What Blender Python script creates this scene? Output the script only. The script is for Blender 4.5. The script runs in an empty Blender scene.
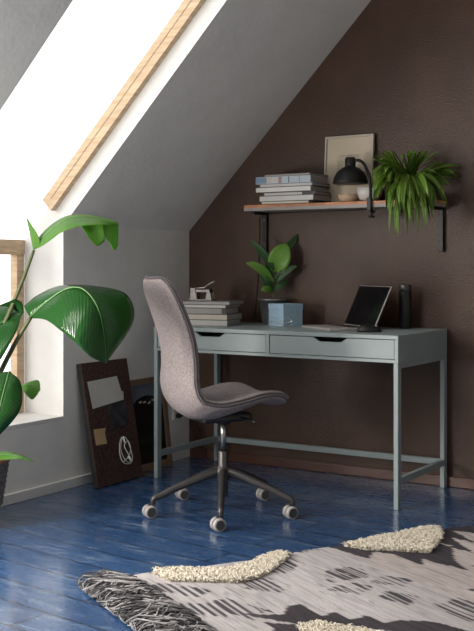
import bpy, bmesh, math, random
from mathutils import Vector, Matrix
random.seed(7)
PI = math.pi
sc = bpy.context.scene
col = sc.collection

# ------------------------------------------------------------------ camera
CAM = Vector((3.3926, -4.8855, 1.0703)); YAW = 0.562; FPX = 1064.2; SHY = -51.084
FW = Vector((-math.sin(YAW), math.cos(YAW), 0)); RT = Vector((math.cos(YAW), math.sin(YAW), 0)); UP = Vector((0, 0, 1))
def at(px, py, d):                       # point of the place at distance d along the view direction
    return CAM + FW*d + RT*((px-237)*d/FPX) + UP*(-(py-264.416)*d/FPX)
def dist(p):
    return (Vector(p)-CAM).dot(FW)
def aty(px, py, y):
    r = FW*FPX + RT*(px-237) + UP*(-(py-264.416)); return CAM + r*((y-CAM.y)/r.y)
cd = bpy.data.cameras.new('camera'); co = bpy.data.objects.new('camera', cd); col.objects.link(co)
co.location = CAM; co.rotation_euler = (PI/2, 0, YAW)
cd.sensor_fit = 'VERTICAL'; cd.sensor_height = 24; cd.lens = FPX/631*24; cd.shift_y = SHY/631
cd.clip_start = .05
sc.camera = co

# ------------------------------------------------------------------ materials
def mat(name, c, rough=.6, metal=0, var=.08, vs=8, bump=0, bs=60, spec=.5, c2=None, stretch=None, trans=0, sheen=0):
    m = bpy.data.materials.new(name); m.use_nodes = True; nt = m.node_tree; b = nt.nodes['Principled BSDF']
    b.inputs['Roughness'].default_value = rough; b.inputs['Metallic'].default_value = metal
    b.inputs['Specular IOR Level'].default_value = spec
    if trans: b.inputs['Transmission Weight'].default_value = trans
    if sheen: b.inputs['Sheen Weight'].default_value = sheen
    tc = nt.nodes.new('ShaderNodeTexCoord'); mp = nt.nodes.new('ShaderNodeMapping'); nt.links.new(tc.outputs['Object'], mp.inputs[0])
    if stretch: mp.inputs['Scale'].default_value = stretch
    n = nt.nodes.new('ShaderNodeTexNoise'); n.inputs['Scale'].default_value = vs; n.inputs['Detail'].default_value = 5
    nt.links.new(mp.outputs[0], n.inputs['Vector'])
    r = nt.nodes.new('ShaderNodeValToRGB')
    c2 = c2 or tuple(max(0, x*(1+var)) for x in c); c1 = c if c2 is not None and var == 0 else tuple(x*(1-var) for x in c)
    r.color_ramp.elements[0].color = (*c1, 1); r.color_ramp.elements[1].color = (*c2, 1)
    r.color_ramp.elements[0].position = .35; r.color_ramp.elements[1].position = .65
    nt.links.new(n.outputs['Fac'], r.inputs[0]); nt.links.new(r.outputs[0], b.inputs['Base Color'])
    if bump:
        n2 = nt.nodes.new('ShaderNodeTexNoise'); n2.inputs['Scale'].default_value = bs; n2.inputs['Detail'].default_value = 4
        nt.links.new(mp.outputs[0], n2.inputs['Vector'])
        bp = nt.nodes.new('ShaderNodeBump'); bp.inputs['Strength'].default_value = bump; bp.inputs['Distance'].default_value = .004
        nt.links.new(n2.outputs['Fac'], bp.inputs['Height']); nt.links.new(bp.outputs[0], b.inputs['Normal'])
    return m
white = mat('white_paint', (.74, .735, .715), .7, var=.03, bump=.25, bs=40)
white_trim = mat('white_trim', (.66, .66, .65), .45, var=.03)
brown = mat('brown_wall_paint', (.062, .033, .022), .40, var=.16, vs=3, bump=.6, bs=110, spec=.32)
brown_trim = mat('brown_trim', (.075, .030, .018), .4, var=.1)
pine = mat('pine', (.50, .35, .21), .55, vs=9, stretch=(1.2, 1.2, 9), c2=(.63, .47, .31), var=.02)
framewood = mat('oak_frame', (.20, .125, .075), .5, vs=10, var=.2)
deskm = mat('desk_paint', (.245, .295, .302), .42, var=.02)
deskdark = mat('drawer_gap', (.02, .022, .022), .8)
metal_dk = mat('dark_metal', (.075, .07, .07), .33, metal=.6, var=.05)
black = mat('black_plastic', (.012, .012, .013), .45)
blackm = mat('black_metal', (.010, .010, .011), .42, spec=.35)
chrome = mat('brushed_steel', (.45, .44, .43), .28, metal=1)
felt = mat('felt_fabric', (.235, .20, .198), .95, vs=120, c2=(.315, .272, .268), var=.1, bump=.4, bs=250, spec=.1)
felt_shade = mat('felt_fabric_shaded', (.20, .175, .18), .95, vs=120, c2=(.265, .238, .243), var=.1, bump=.4, bs=250, spec=.1)  # same fabric as the shell; the seat's shade is put into this colour
edge_shade = mat('edge_shade_fabric', (.10, .09, .10), .9)  # added dark edge strip; shade of the chair's side put into its colour
tyre = mat('caster_tyre', (.36, .34, .33), .5)
board = mat('pinboard_felt', (.065, .038, .034), .95, vs=60, var=.3, bump=.4, bs=200, spec=.1)
boardedge = mat('pinboard_edge', (.008, .008, .009), .7)
paper = mat('paper', (.50, .49, .46), .8, var=.04)
kraft = mat('kraft_paper', (.48, .33, .17), .8)
photo = mat('photo_print', (.012, .012, .015), .3, vs=22, c2=(.06, .06, .07))
whitep = mat('white_plastic', (.7, .7, .68), .4)
zinc = mat('zinc', (.30, .31, .31), .38, metal=.8, var=.2, vs=25)
boxblue = mat('blue_card', (.30, .44, .56), .75, var=.06, vs=60)
soil = mat('soil', (.03, .02, .014), 1, bump=.8)
terra = mat('brown_ceramic', (.10, .055, .035), .4)
silver = mat('laptop_aluminium', (.50, .46, .44), .38, metal=.4)
screenm = mat('laptop_screen', (.006, .006, .008), .12)
greyedge = mat('shelf_grey', (.27, .25, .24), .6)
orange = mat('shelf_wood', (.42, .17, .07), .5, vs=20, var=.2)
ceramic = mat('beige_ceramic', (.42, .30, .20), .5)
cream_mat = mat('print_mount', (.56, .48, .37), .7, var=.03)
stemm = mat('stem', (.10, .12, .04), .5)
basketm = mat('grey_woven', (.16, .145, .14), .8, var=.2, vs=40)
basketrim = mat('brown_woven_rim', (.28, .15, .08), .7)
shag = mat('cream_shag', (.58, .52, .42), 1, vs=70, c2=(.74, .69, .59), spec=.1)
fringem = mat('grey_fringe', (.10, .095, .10), 1, vs=30, c2=(.42, .40, .40), var=.1, spec=.1)

def glass_mat():
    m = bpy.data.materials.new('window_glass'); m.use_nodes = True; nt = m.node_tree; nt.nodes.clear()
    o = nt.nodes.new('ShaderNodeOutputMaterial'); t = nt.nodes.new('ShaderNodeBsdfTransparent'); g = nt.nodes.new('ShaderNodeBsdfGlossy')
    g.inputs['Roughness'].default_value = .02; mx = nt.nodes.new('ShaderNodeMixShader'); mx.inputs[0].default_value = .04
    nt.links.new(t.outputs[0], mx.inputs[1]); nt.links.new(g.outputs[0], mx.inputs[2]); nt.links.new(mx.outputs[0], o.inputs[0])
    return m
glass = glass_mat()

def floor_mat():
    m = bpy.data.materials.new('blue_painted_boards'); m.use_nodes = True; nt = m.node_tree; L = nt.links.new; N = nt.nodes.new
    b = nt.nodes['Principled BSDF']; b.inputs['Coat Weight'].default_value = .6; b.inputs['Coat Roughness'].default_value = .14
    tc = N('ShaderNodeTexCoord'); mp = N('ShaderNodeMapping'); L(tc.outputs['Object'], mp.inputs[0])
    mp.inputs['Rotation'].default_value = (0, 0, math.radians(7)); mp.inputs['Location'].default_value = (0, .066, 0)
    br = N('ShaderNodeTexBrick'); br.offset = .37; br.inputs['Scale'].default_value = 1; br.inputs['Brick Width'].default_value = 2.3
    br.inputs['Row Height'].default_value = .147; br.inputs['Mortar Size'].default_value = .0036; br.inputs['Mortar Smooth'].default_value = .2
    br.inputs['Color1'].default_value = (.018, .058, .150, 1); br.inputs['Color2'].default_value = (.026, .075, .185, 1); br.inputs['Mortar'].default_value = (.002, .004, .010, 1)
    L(mp.outputs[0], br.inputs['Vector'])
    mp2 = N('ShaderNodeMapping'); mp2.inputs['Rotation'].default_value = (0, 0, math.radians(7)); mp2.inputs['Scale'].default_value = (1.3, 4.2, 1); L(tc.outputs['Object'], mp2.inputs[0])
    n = N('ShaderNodeTexNoise'); n.inputs['Scale'].default_value = 3.2; n.inputs['Detail'].default_value = 9; n.inputs['Roughness'].default_value = .68; L(mp2.outputs[0], n.inputs['Vector'])
    r = N('ShaderNodeValToRGB'); r.color_ramp.elements[0].position = .53; r.color_ramp.elements[1].position = .74; L(n.outputs['Fac'], r.inputs[0])
    # worn, scuffed paint: more wear by the window side of the room
    mx = N('ShaderNodeMix'); mx.data_type = 'RGBA'; L(r.outputs[0], mx.inputs['Factor']); L(br.outputs['Color'], mx.inputs['A']); mx.inputs['B'].default_value = (.20, .28, .38, 1)
    ml = N('ShaderNodeMath'); ml.operation = 'MULTIPLY'; ml.inputs[1].default_value = .5; L(r.outputs[0], ml.inputs[0]); L(ml.outputs[0], mx.inputs['Factor'])
    mp3 = N('ShaderNodeMapping'); mp3.inputs['Rotation'].default_value = (0, 0, math.radians(7)); mp3.inputs['Scale'].default_value = (2.2, 26, 1); L(tc.outputs['Object'], mp3.inputs[0])
    n4 = N('ShaderNodeTexNoise'); n4.inputs['Scale'].default_value = 2.4; n4.inputs['Detail'].default_value = 7; n4.inputs['Roughness'].default_value = .7; L(mp3.outputs[0], n4.inputs['Vector'])
    r4 = N('ShaderNodeMapRange'); r4.inputs['From Min'].default_value = .56; r4.inputs['From Max'].default_value = .68; r4.inputs['To Max'].default_value = .75; L(n4.outputs['Fac'], r4.inputs['Value'])
    r5 = N('ShaderNodeMapRange'); r5.inputs['From Min'].default_value = .42; r5.inputs['From Max'].default_value = .60; L(n.outputs['Fac'], r5.inputs['Value'])
    m5 = N('ShaderNodeMath'); m5.operation = 'MULTIPLY'; L(r4.outputs[0], m5.inputs[0]); L(r5.outputs[0], m5.inputs[1])
    mx2 = N('ShaderNodeMix'); mx2.data_type = 'RGBA'; L(m5.outputs[0], mx2.inputs['Factor']); L(mx.outputs['Result'], mx2.inputs['A']); mx2.inputs['B'].default_value = (.38, .44, .52, 1)
    mx3 = N('ShaderNodeMix'); mx3.data_type = 'RGBA'; L(br.outputs['Fac'], mx3.inputs['Factor']); L(mx2.outputs['Result'], mx3.inputs['A']); mx3.inputs['B'].default_value = (.002, .004, .010, 1)
    L(mx3.outputs['Result'], b.inputs['Base Color'])
    n3 = N('ShaderNodeTexNoise'); n3.inputs['Scale'].default_value = 7; n3.inputs['Detail'].default_value = 6; L(mp2.outputs[0], n3.inputs['Vector'])
    r3 = N('ShaderNodeMapRange'); r3.inputs['From Min'].default_value = .3; r3.inputs['From Max'].default_value = .7; r3.inputs['To Min'].default_value = .14; r3.inputs['To Max'].default_value = .36
    L(n3.outputs['Fac'], r3.inputs['Value']); L(r3.outputs[0], b.inputs['Roughness'])
    bp = N('ShaderNodeBump'); bp.inputs['Strength'].default_value = .5; bp.inputs['Distance'].default_value = .003
    ad = N('ShaderNodeMath'); ad.operation = 'SUBTRACT'; L(n3.outputs['Fac'], ad.inputs[0]); L(br.outputs['Fac'], ad.inputs[1]); L(ad.outputs[0], bp.inputs['Height']); L(bp.outputs[0], b.inputs['Normal'])
    return m

def leaf_mat(name, c, c2, vein, freq=26, rough=.3, tl=.35):
    # u runs along the leaf, v from the midrib (0) to the margin (1)
    m = bpy.data.materials.new(name); m.use_nodes = True; nt = m.node_tree; L = nt.links.new; N = nt.nodes.new
    b = nt.nodes['Principled BSDF']; b.inputs['Roughness'].default_value = rough
    uv = N('ShaderNodeUVMap'); sp = N('ShaderNodeSeparateXYZ'); L(uv.outputs[0], sp.inputs[0])
    a = N('ShaderNodeMath'); a.operation = 'MULTIPLY_ADD'; L(sp.outputs['Y'], a.inputs[0]); a.inputs[1].default_value = -.22; L(sp.outputs['X'], a.inputs[2])
    s = N('ShaderNodeMath'); s.operation = 'MULTIPLY'; L(a.outputs[0], s.inputs[0]); s.inputs[1].default_value = freq*2*PI/2
    si = N('ShaderNodeMath'); si.operation = 'SINE'; L(s.outputs[0], si.inputs[0])
    ab = N('ShaderNodeMath'); ab.operation = 'ABSOLUTE'; L(si.outputs[0], ab.inputs[0])
    r = N('ShaderNodeMapRange'); r.inputs['From Min'].default_value = 0; r.inputs['From Max'].default_value = .22; r.inputs['To Min'].default_value = .38; r.inputs['To Max'].default_value = 0; L(ab.outputs[0], r.inputs['Value'])
    tc = N('ShaderNodeTexCoord'); n = N('ShaderNodeTexNoise'); n.inputs['Scale'].default_value = 9; L(tc.outputs['Object'], n.inputs['Vector'])
    m1 = N('ShaderNodeMix'); m1.data_type = 'RGBA'; L(n.outputs['Fac'], m1.inputs['Factor']); m1.inputs['A'].default_value = (*c, 1); m1.inputs['B'].default_value = (*c2, 1)
    m2 = N('ShaderNodeMix'); m2.data_type = 'RGBA'; L(r.outputs[0], m2.inputs['Factor']); L(m1.outputs['Result'], m2.inputs['A']); m2.inputs['B'].default_value = (*vein, 1)
    L(m2.outputs['Result'], b.inputs['Base Color'])
    bp = N('ShaderNodeBump'); bp.inputs['Strength'].default_value = .28; bp.inputs['Distance'].default_value = .003; L(ab.outputs[0], bp.inputs['Height']); L(bp.outputs[0], b.inputs['Normal'])
    tr = N('ShaderNodeBsdfTranslucent'); g = N('ShaderNodeGamma'); g.inputs[1].default_value = .8; L(m2.outputs['Result'], g.inputs[0]); L(g.outputs[0], tr.inputs[0])
    mx = N('ShaderNodeMixShader'); mx.inputs[0].default_value = tl; L(b.outputs[0], mx.inputs[1]); L(tr.outputs[0], mx.inputs[2])
    L(mx.outputs[0], nt.nodes['Material Output'].inputs[0])
    return m
leafbig = leaf_mat('banana_leaf', (.012, .070, .016), (.026, .13, .02), (.045, .145, .035), 24, .2, .3)
leafpale = leaf_mat('banana_leaf_pale', (.11, .32, .04), (.18, .42, .06), (.32, .52, .16), 26, .35, .55)
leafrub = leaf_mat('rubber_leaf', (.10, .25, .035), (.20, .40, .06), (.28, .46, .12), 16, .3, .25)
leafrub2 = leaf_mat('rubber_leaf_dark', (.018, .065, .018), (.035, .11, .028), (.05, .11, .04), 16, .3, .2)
leafstrap = leaf_mat('strap_leaf', (.05, .13, .015), (.20, .34, .04), (.16, .30, .06), 5, .4, .3)
midribm = mat('midrib', (.11, .26, .07), .4)
def color_attr_mat():
    m = bpy.data.materials.new('woven_wool'); m.use_nodes = True; nt = m.node_tree; L = nt.links.new; N = nt.nodes.new
    b = nt.nodes['Principled BSDF']; b.inputs['Roughness'].default_value = 1; b.inputs['Specular IOR Level'].default_value = .1
    a = N('ShaderNodeVertexColor'); a.layer_name = 'weave'; L(a.outputs[0], b.inputs['Base Color'])
    tc = N('ShaderNodeTexCoord'); n = N('ShaderNodeTexNoise'); n.inputs['Scale'].default_value = 160; L(tc.outputs['Object'], n.inputs['Vector'])
    bp = N('ShaderNodeBump'); bp.inputs['Strength'].default_value = .6; bp.inputs['Distance'].default_value = .003; L(n.outputs['Fac'], bp.inputs['Height']); L(bp.outputs[0], b.inputs['Normal'])
    return m

# ------------------------------------------------------------------ mesh helpers
def NB(): return bmesh.new()
def box(bm, a, b, bev=0, M=None, rot=None):
    a = Vector(a); b = Vector(b); c = (a+b)/2; s = b-a
    t = Matrix.Translation(c) @ (rot.to_4x4() if rot else Matrix()) @ Matrix.Diagonal((abs(s.x), abs(s.y), abs(s.z), 1))
    if M: t = M @ t
    r = bmesh.ops.create_cube(bm, size=1, matrix=t)
    if bev:
        es = list({e for v in r['verts'] for e in v.link_edges})
        bmesh.ops.bevel(bm, geom=es, offset=bev, segments=2, affect='EDGES', profile=.5)
    return bm
def catmull(pts, n):
    pts = [Vector(p) for p in pts]; P = [pts[0]*2-pts[1]] + pts + [pts[-1]*2-pts[-2]]; out = []
    m = len(pts)-1
    for i in range(n+1):
        t = i/n*m; k = min(int(t), m-1); t -= k; a, b, c, d = P[k:k+4]
        out.append(.5*((2*b)+(c-a)*t+(2*a-5*b+4*c-d)*t*t+(3*b-a-3*c+d)*t**3))
    return out
def tube(bm, pts, r, n=0, seg=10, closed=False, cap=True, flat=None):
    pts = [Vector(p) for p in pts]
    if n: pts = catmull(pts, n)
    N = len(pts); rr = r if isinstance(r, (list, tuple)) else [r]
    rings = []; up = None
    for i, p in enumerate(pts):
        if closed: t = pts[(i+1) % N]-pts[i-1]
        else: t = pts[min(i+1, N-1)]-pts[max(i-1, 0)]
        t.normalize()
        if up is None: up = Vector((0, 0, 1)) if abs(t.z) < .9 else Vector((1, 0, 0))
        x = t.cross(up).normalized(); up = x.cross(t).normalized()
        f = i/(N-1)*(len(rr)-1); k = min(int(f), max(len(rr)-2, 0)); rad = rr[0] if len(rr) == 1 else rr[k]*(1-f+k)+rr[k+1]*(f-k)
        fl = flat or 1
        rings.append([bm.verts.new(p + x*rad*math.cos(2*PI*j/seg) + up*rad*fl*math.sin(2*PI*j/seg)) for j in range(seg)])
    for i in range(N if closed else N-1):
        A = rings[i]; B = rings[(i+1) % N]
        for j in range(seg):
            f = bm.faces.new((A[j], A[(j+1) % seg], B[(j+1) % seg], B[j])); f.smooth = True
    if cap and not closed:
        bm.faces.new(rings[0][::-1]); bm.faces.new(rings[-1])
    return bm
def lathe(bm, prof, seg=32, c=(0, 0, 0), M=None, sm=True):
    rings = []
    for r, z in prof:
        vs = []
        for j in range(seg):
            v = Vector((r*math.cos(2*PI*j/seg), r*math.sin(2*PI*j/seg), z)) + (Vector(c) if not M else Vector())
            vs.append(bm.verts.new(M @ v if M else v))
        rings.append(vs)
    for A, B in zip(rings, rings[1:]):
        for j in range(seg):
            f = bm.faces.new((A[j], A[(j+1) % seg], B[(j+1) % seg], B[j])); f.smooth = sm
    for R, k in ((rings[0], -1), (rings[-1], 1)):
        if prof[0 if k < 0 else -1][0] > 1e-4: bm.faces.new(R[::k])
    return bm
def cyl(bm, a, b, r, seg=24):
    return tube(bm, [a, b], r, seg=seg)
def prism(bm, poly, y0, y1, ax='y'):
    def p(u, v, w):
        return {'y': (u, w, v), 'x': (w, u, v), 'z': (u, v, w)}[ax]
    A = [bm.verts.new(p(u, v, y0)) for u, v in poly]; B = [bm.verts.new(p(u, v, y1)) for u, v in poly]; n = len(poly)
    bm.faces.new(A); bm.faces.new(B[::-1])
    for i in range(n): bm.faces.new((A[i], B[i], B[(i+1) % n], A[(i+1) % n]))
    return bm
def obj(name, bm, m, parent=None, loc=None, mods=()):
    bmesh.ops.recalc_face_normals(bm, faces=bm.faces)
    me = bpy.data.meshes.new(name); bm.to_mesh(me); bm.free(); me.materials.append(m)
    o = bpy.data.objects.new(name, me); col.objects.link(o)
    if parent: o.parent = parent
    if loc: o.location = loc
    return o
def thing(name, label, cat, loc=(0, 0, 0), rz=0, group=None):
    o = bpy.data.objects.new(name, None); col.objects.link(o); o.empty_display_size = .05
    o.location = loc; o.rotation_euler = (0, 0, rz); tag(o, label, cat, group); return o
def tag(o, label, cat, group=None):
    o['label'] = label; o['category'] = cat
    if group: o['group'] = group
    return o
def struct(o): o['kind'] = 'structure'; return o
def solid(o, t=.0015, off=0):
    md = o.modifiers.new('thickness', 'SOLIDIFY'); md.thickness = t; md.offset = off; return o

# ------------------------------------------------------------------ the room
TH = math.radians(45.787); TN = math.tan(TH); KZ = 1.254
RX, RY, RZ = 4.9, -6.6, 2.95
sx = (RZ-KZ)/TN                       # where the slope reaches the flat ceiling
OV = .187                             # vertical thickness of the slope slab
ox = -.25                             # outer side of the knee wall
oz = KZ+ox*TN+OV
W = [(-1.87, -1.047), (-4.25, -2.6), (-6.35, -4.7)]    # window openings; second and third are unseen, added to light the room
SILL, WTX = .35, 1.32
struct(obj('floor', box(NB(), (ox-.05, RY-.2, -.08), (RX+.2, .15, 0)), floor_mat()))
gable = [(ox, 0), (ox, oz), (sx-.1, KZ+(sx-.1)*TN+OV), (RX+.2, RZ+.11), (RX+.2, 0)]
struct(obj('wall_back', prism(NB(), gable, 0, .15), brown))
struct(obj('wall_right', box(NB(), (RX, RY-.2, 0), (RX+.2, 0, RZ+.1)), white))
struct(obj('wall_front', prism(NB(), gable, RY-.2, RY), white))
bm = NB(); cbm = NB()
knee = [(0, 0), (0, KZ), (ox, oz), (ox, 0)]
slope = [(0, KZ), (sx, RZ), (sx, RZ+OV), (ox, oz)]
hi = [(WTX, KZ+WTX*TN), (sx, RZ), (sx, RZ+OV), (WTX-.1, KZ+(WTX-.1)*TN+OV)]
ys = [0]
for a, b in W: ys += [b, a]
ys += [RY]
for i in range(0, len(ys), 2):
    prism(bm, knee, ys[i+1], ys[i]); prism(cbm, slope, ys[i+1], ys[i])
for a, b in W:
    prism(bm, [(0, 0), (0, SILL-.02), (ox, SILL-.02), (ox, 0)], a, b); prism(cbm, hi, a, b)
box(cbm, (sx, RY-.1, RZ), (RX+.2, .1, RZ+.12))
struct(obj('wall_left', bm, white)); struct(obj('ceiling', cbm, white))
struct(obj('baseboard_left', box(NB(), (0, RY, 0), (.014, -.0, .047), .003), white_trim))
struct(obj('baseboard_back', box(NB(), (.014, -.016, 0), (RX, 0, .05), .004), brown_trim))
# windows: one continuous opening, upright below and raked above
def perp(x, off): return (x-off*math.sin(TH), KZ+x*TN-0+off*math.cos(TH))   # offset measured square to the slope
def raked(bm, x0, x1, o0, o1, y0, y1):
    prism(bm, [perp(x0, o0), perp(x1, o0), perp(x1, o1), perp(x0, o1)], y0, y1)
for i, (a, b) in enumerate(W):
    w = struct(bpy.data.objects.new('window_%d' % (i+1), None)); col.objects.link(w); w.location = (0, b, SILL)
    def part(n, bm, m):
        bmesh.ops.translate(bm, verts=bm.verts, vec=-w.location); return obj(n, bm, m, w)
    m = NB(); xr = .012
    for y0, y1 in ((b-.033, b), (a, a+.033)): raked(m, xr, WTX, .086, .16, y0, y1)
    raked(m, WTX-.05, WTX, .086, .16, a+.033, b-.033)
    part('raked_frame', m, pine)
    part('raked_pane', (lambda q: (raked(q, -.155, WTX-.05, .122, .128, a+.033, b-.033), q)[1])(NB()), glass)
    m = NB()
    for y0, y1 in ((b-.05, b), (a, a+.05)): box(m, (ox-.045, y0, SILL), (ox, y1, 1.118), .002)
    box(m, (ox-.045, a, 1.118), (ox+.004, b, 1.19), .002); box(m, (ox-.045, a+.05, SILL), (ox, b-.05, SILL+.05), .002)
    part('upright_frame', m, pine)
    part('upright_pane', box(NB(), (ox-.025, a+.05, SILL+.05), (ox-.019, b-.05, 1.118)), glass)
    part('window_sill', box(NB(), (ox-.03, a, SILL-.02), (.0, b, SILL), .002), white_trim)

# ------------------------------------------------------------------ desk
DX, DY, DW, DD = .200, -.597, 1.32, .58
desk = thing('desk', 'grey green painted desk with two drawers and slim square legs against the brown wall', 'desk', (DX, DY, 0))
m = NB()
box(m, (0, 0, .742), (DW, DD, .76), .0015)
box(m, (0, .0, .64), (.018, DD, .742), .001); box(m, (DW-.018, .0, .64), (DW, DD, .742), .001)
box(m, (.018, 0, .64), (DW-.018, DD, .654)); box(m, (.018, DD-.015, .654), (DW-.018, DD, .742))
box(m, (DW/2-.009, 0, .654), (DW/2+.009, DD-.015, .742))
obj('desk_body', m, deskm, desk)
for x0, x1 in ((.018, DW/2-.009), (DW/2+.009, DW-.018)):
    c = (x0+x1)/2; h = .081; m = NB()
    poly = [(x0+.003, .657), (x1-.003, .657), (x1-.003, .739), (c+.085, .739), (c+.055, .720), (c-.055, .720), (c-.085, .739), (x0+.003, .739)]
    prism(m, poly, .003, .018); d = obj('drawer', m, deskm, desk)
    m = NB(); box(m, (x0+.012, .10, .66), (x1-.012, DD-.05, .735)); obj('drawer_box', m, deskdark, d)
for x in (0, DW-.022):
    for y in (.0, DD-.035):
        obj('leg', box(NB(), (x, y, 0.001), (x+.022, y+.035, .615 if 0 else .640), .002), deskm, desk)
    obj('side_beam', box(NB(), (x, .035, .615), (x+.022, DD-.035, .640), .001), deskm, desk)
    obj('side_stretcher', box(NB(), (x, .035, .108), (x+.022, DD-.035, .136), .001), deskm, desk)
obj('rear_stretcher', box(NB(), (.022, DD-.028, .108), (DW-.022, DD-.004, .136), .001), deskm, desk)

# ------------------------------------------------------------------ wall shelf
SZ = 1.376; SY = -.205
sh = thing('wall_shelf', 'long plywood wall shelf on two black metal brackets across the brown wall', 'shelf', (0, 0, SZ-.03))
obj('shelf_board', box(NB(), (.487, SY, 0), (1.508, -.001, .016)), greyedge, sh)
obj('wood_top', box(NB(), (.487, SY, .016), (1.508, -.001, .030)), orange, sh)
for x in (.490, 1.478):
    m = NB(); box(m, (x, -.022, -.215), (x+.024, -.001, 0), .002); box(m, (x, SY+.06, -.014), (x+.024, -.022, 0), .002)
    b = obj('bracket', m, blackm, sh)
    m = NB()
    for z in (-.04, -.165): obj('screw', lathe(NB(), [(.0045, 0), (.0045, .003), (.0001, .004)], 10, M=Matrix.Translation((x+.012, -.022, z)) @ Matrix.Rotation(PI/2, 4, 'X')), chrome, b)

def book(label, w, d, h, cover, loc, rz, group, pages=None, strip=None):
    if not strip: strip = [(.0, 1, cover)]; cover = c_shade
    # spine and long side run along local x; origin at the middle of the base
    t = thing('book', label, 'book', loc, rz, group)
    m = NB(); e = .0022
    box(m, (-w/2, -d/2, 0), (w/2, d/2, e)); box(m, (-w/2, -d/2, h-e), (w/2, d/2, h)); box(m, (-w/2, -d/2, e), (w/2, -d/2+e, h-e))
    obj('cover', m, cover, t)
    obj('pages', box(NB(), (-w/2+.003, -d/2+e, e), (w/2-.003, d/2-.004, h-e)), pages or pagem, t)
    if strip:
        for s0, s1, sm_ in strip:
            obj('spine_print', box(NB(), (s0*w-w/2, -d/2-.0006, e), (s1*w-w/2, -d/2, h-e)), sm_, t)
    return t
c_shade = mat('cover_board_shade', (.13, .125, .12), .6, var=.05)  # shadow lines between stacked books, put into the colour of the boards
pagem = mat('book_pages', (.36, .33, .30), .9, vs=4, stretch=(1, 1, 300), var=.25)
cv = lambda n, c: mat(n, c, .55, var=.06)
c_lt = cv('cover_light_grey', (.50, .49, .48)); c_blue = cv('cover_blue', (.16, .24, .36)); c_grey = cv('cover_grey', (.30, .29, .29)); c_dk = cv('cover_dark', (.06, .06, .065))
c_navy = cv('cover_navy', (.05, .07, .11)); c_cream = cv('cover_cream', (.50, .45, .38)); c_pale = cv('cover_pale_blue', (.40, .47, .54)); c_pink = cv('cover_rose', (.33, .22, .22)); c_white = cv('cover_white', (.60, .59, .58))
z = SZ
x0 = .748; y0 = -.135
SB = [  # thickness, width, depth, dx, dy, rz, cover, label, strip
 (.013, .265, .17, -.005, -.01, .03, c_cream, 'thin cream book at the very bottom of the pile on the wall shelf', None),
 (.028, .31, .19, .005, .0, -.01, c_lt, 'thick light grey book second from the bottom of the shelf pile', None),
 (.017, .295, .185, .015, .005, .02, c_dk, 'dark covered book with pale fore edge third from the bottom of the shelf pile', [(.02, .75, c_lt)]),
 (.026, .315, .195, -.01, -.005, .0, c_white, 'thick white spined book in the middle of the shelf pile', None),
 (.017, .31, .19, .0, .0, .02, c_navy, 'slim navy covered book below the patterned one on the shelf pile', [(.03, .97, c_lt)]),
 (.035, .315, .19, -.015, -.002, .01, c_pale, 'thick book with pale blue and picture spine, second from top of shelf pile', [(.0, .2, c_blue), (.2, .27, c_cream), (.29, .42, c_lt), (.42, .48, c_pink), (.52, .98, c_pale), (.60, .62, c_navy), (.8, .81, c_navy)]),
 (.011, .26, .20, .012, .002, -.02, c_grey, 'thin grey book topmost of the shelf pile', None)]
for h, w, d, dx, dy, rz, c, lab, st in SB:
    book(lab, w, d, h, c, (x0+dx, y0+dy, z), rz, 'books piled on the wall shelf', strip=st); z += h+.0004
z = .76
DB = [
 (.030, .27, .20, 0, 0, .20, c_lt, 'thick pale grey book at the bottom of the pile on the desk', None),
 (.028, .275, .205, .003, .0, .17, c_cream, 'beige cloth book second from the bottom of the desk pile', None),
 (.031, .26, .20, -.006, .002, .24, c_dk, 'grey book with darker cover in the middle of the desk pile', [(.02, .9, c_grey)]),
 (.016, .265, .20, .0, .0, .16, c_lt, 'thin light book below the topmost one of the desk pile', None),
 (.017, .285, .215, .006, .004, .20, c_grey, 'wide slate grey book topmost of the desk pile', None)]
for h, w, d, dx, dy, rz, c, lab, st in DB:
    book(lab, w, d, h, c, (.355+dx, -.325+dy, z), rz, 'books piled on the desk', strip=st); z += h+.0004
punchm = mat('worn_metal', (.26, .25, .24), .5, metal=.5, var=.2, vs=40)
# hole punch on the pile
hp = thing('hole_punch', 'small vintage metal hole punch with raised lever on top of the desk books', 'hole punch', (.325, -.335, z), .25)
m = NB(); box(m, (-.075, -.035, 0), (.055, .035, .008), .002); obj('base_plate', m, punchm, hp)
for pp in ([(-.066, .008), (-.028, .008), (-.040, .062), (-.062, .066)], [(.02, .008), (.052, .008), (.04, .055), (.028, .058)]):
    for q0 in (-.03, .024): obj('side_bracket', prism(NB(), pp, q0, q0+.006), punchm, hp)
m = NB(); box(m, (-.06, -.024, .040), (.04, .024, .060), .004)
for x in (-.03, .02): cyl(m, (x, 0, .008), (x, 0, .04), .009)
obj('punch_body', m, metal_dk, hp)
m = NB(); tube(m, [(-.045, 0, .063), (0, 0, .067), (.03, 0, .085), (.058, 0, .098)], [.006, .007, .009, .011], 12, flat=.5); obj('lever', m, chrome, hp)

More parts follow.
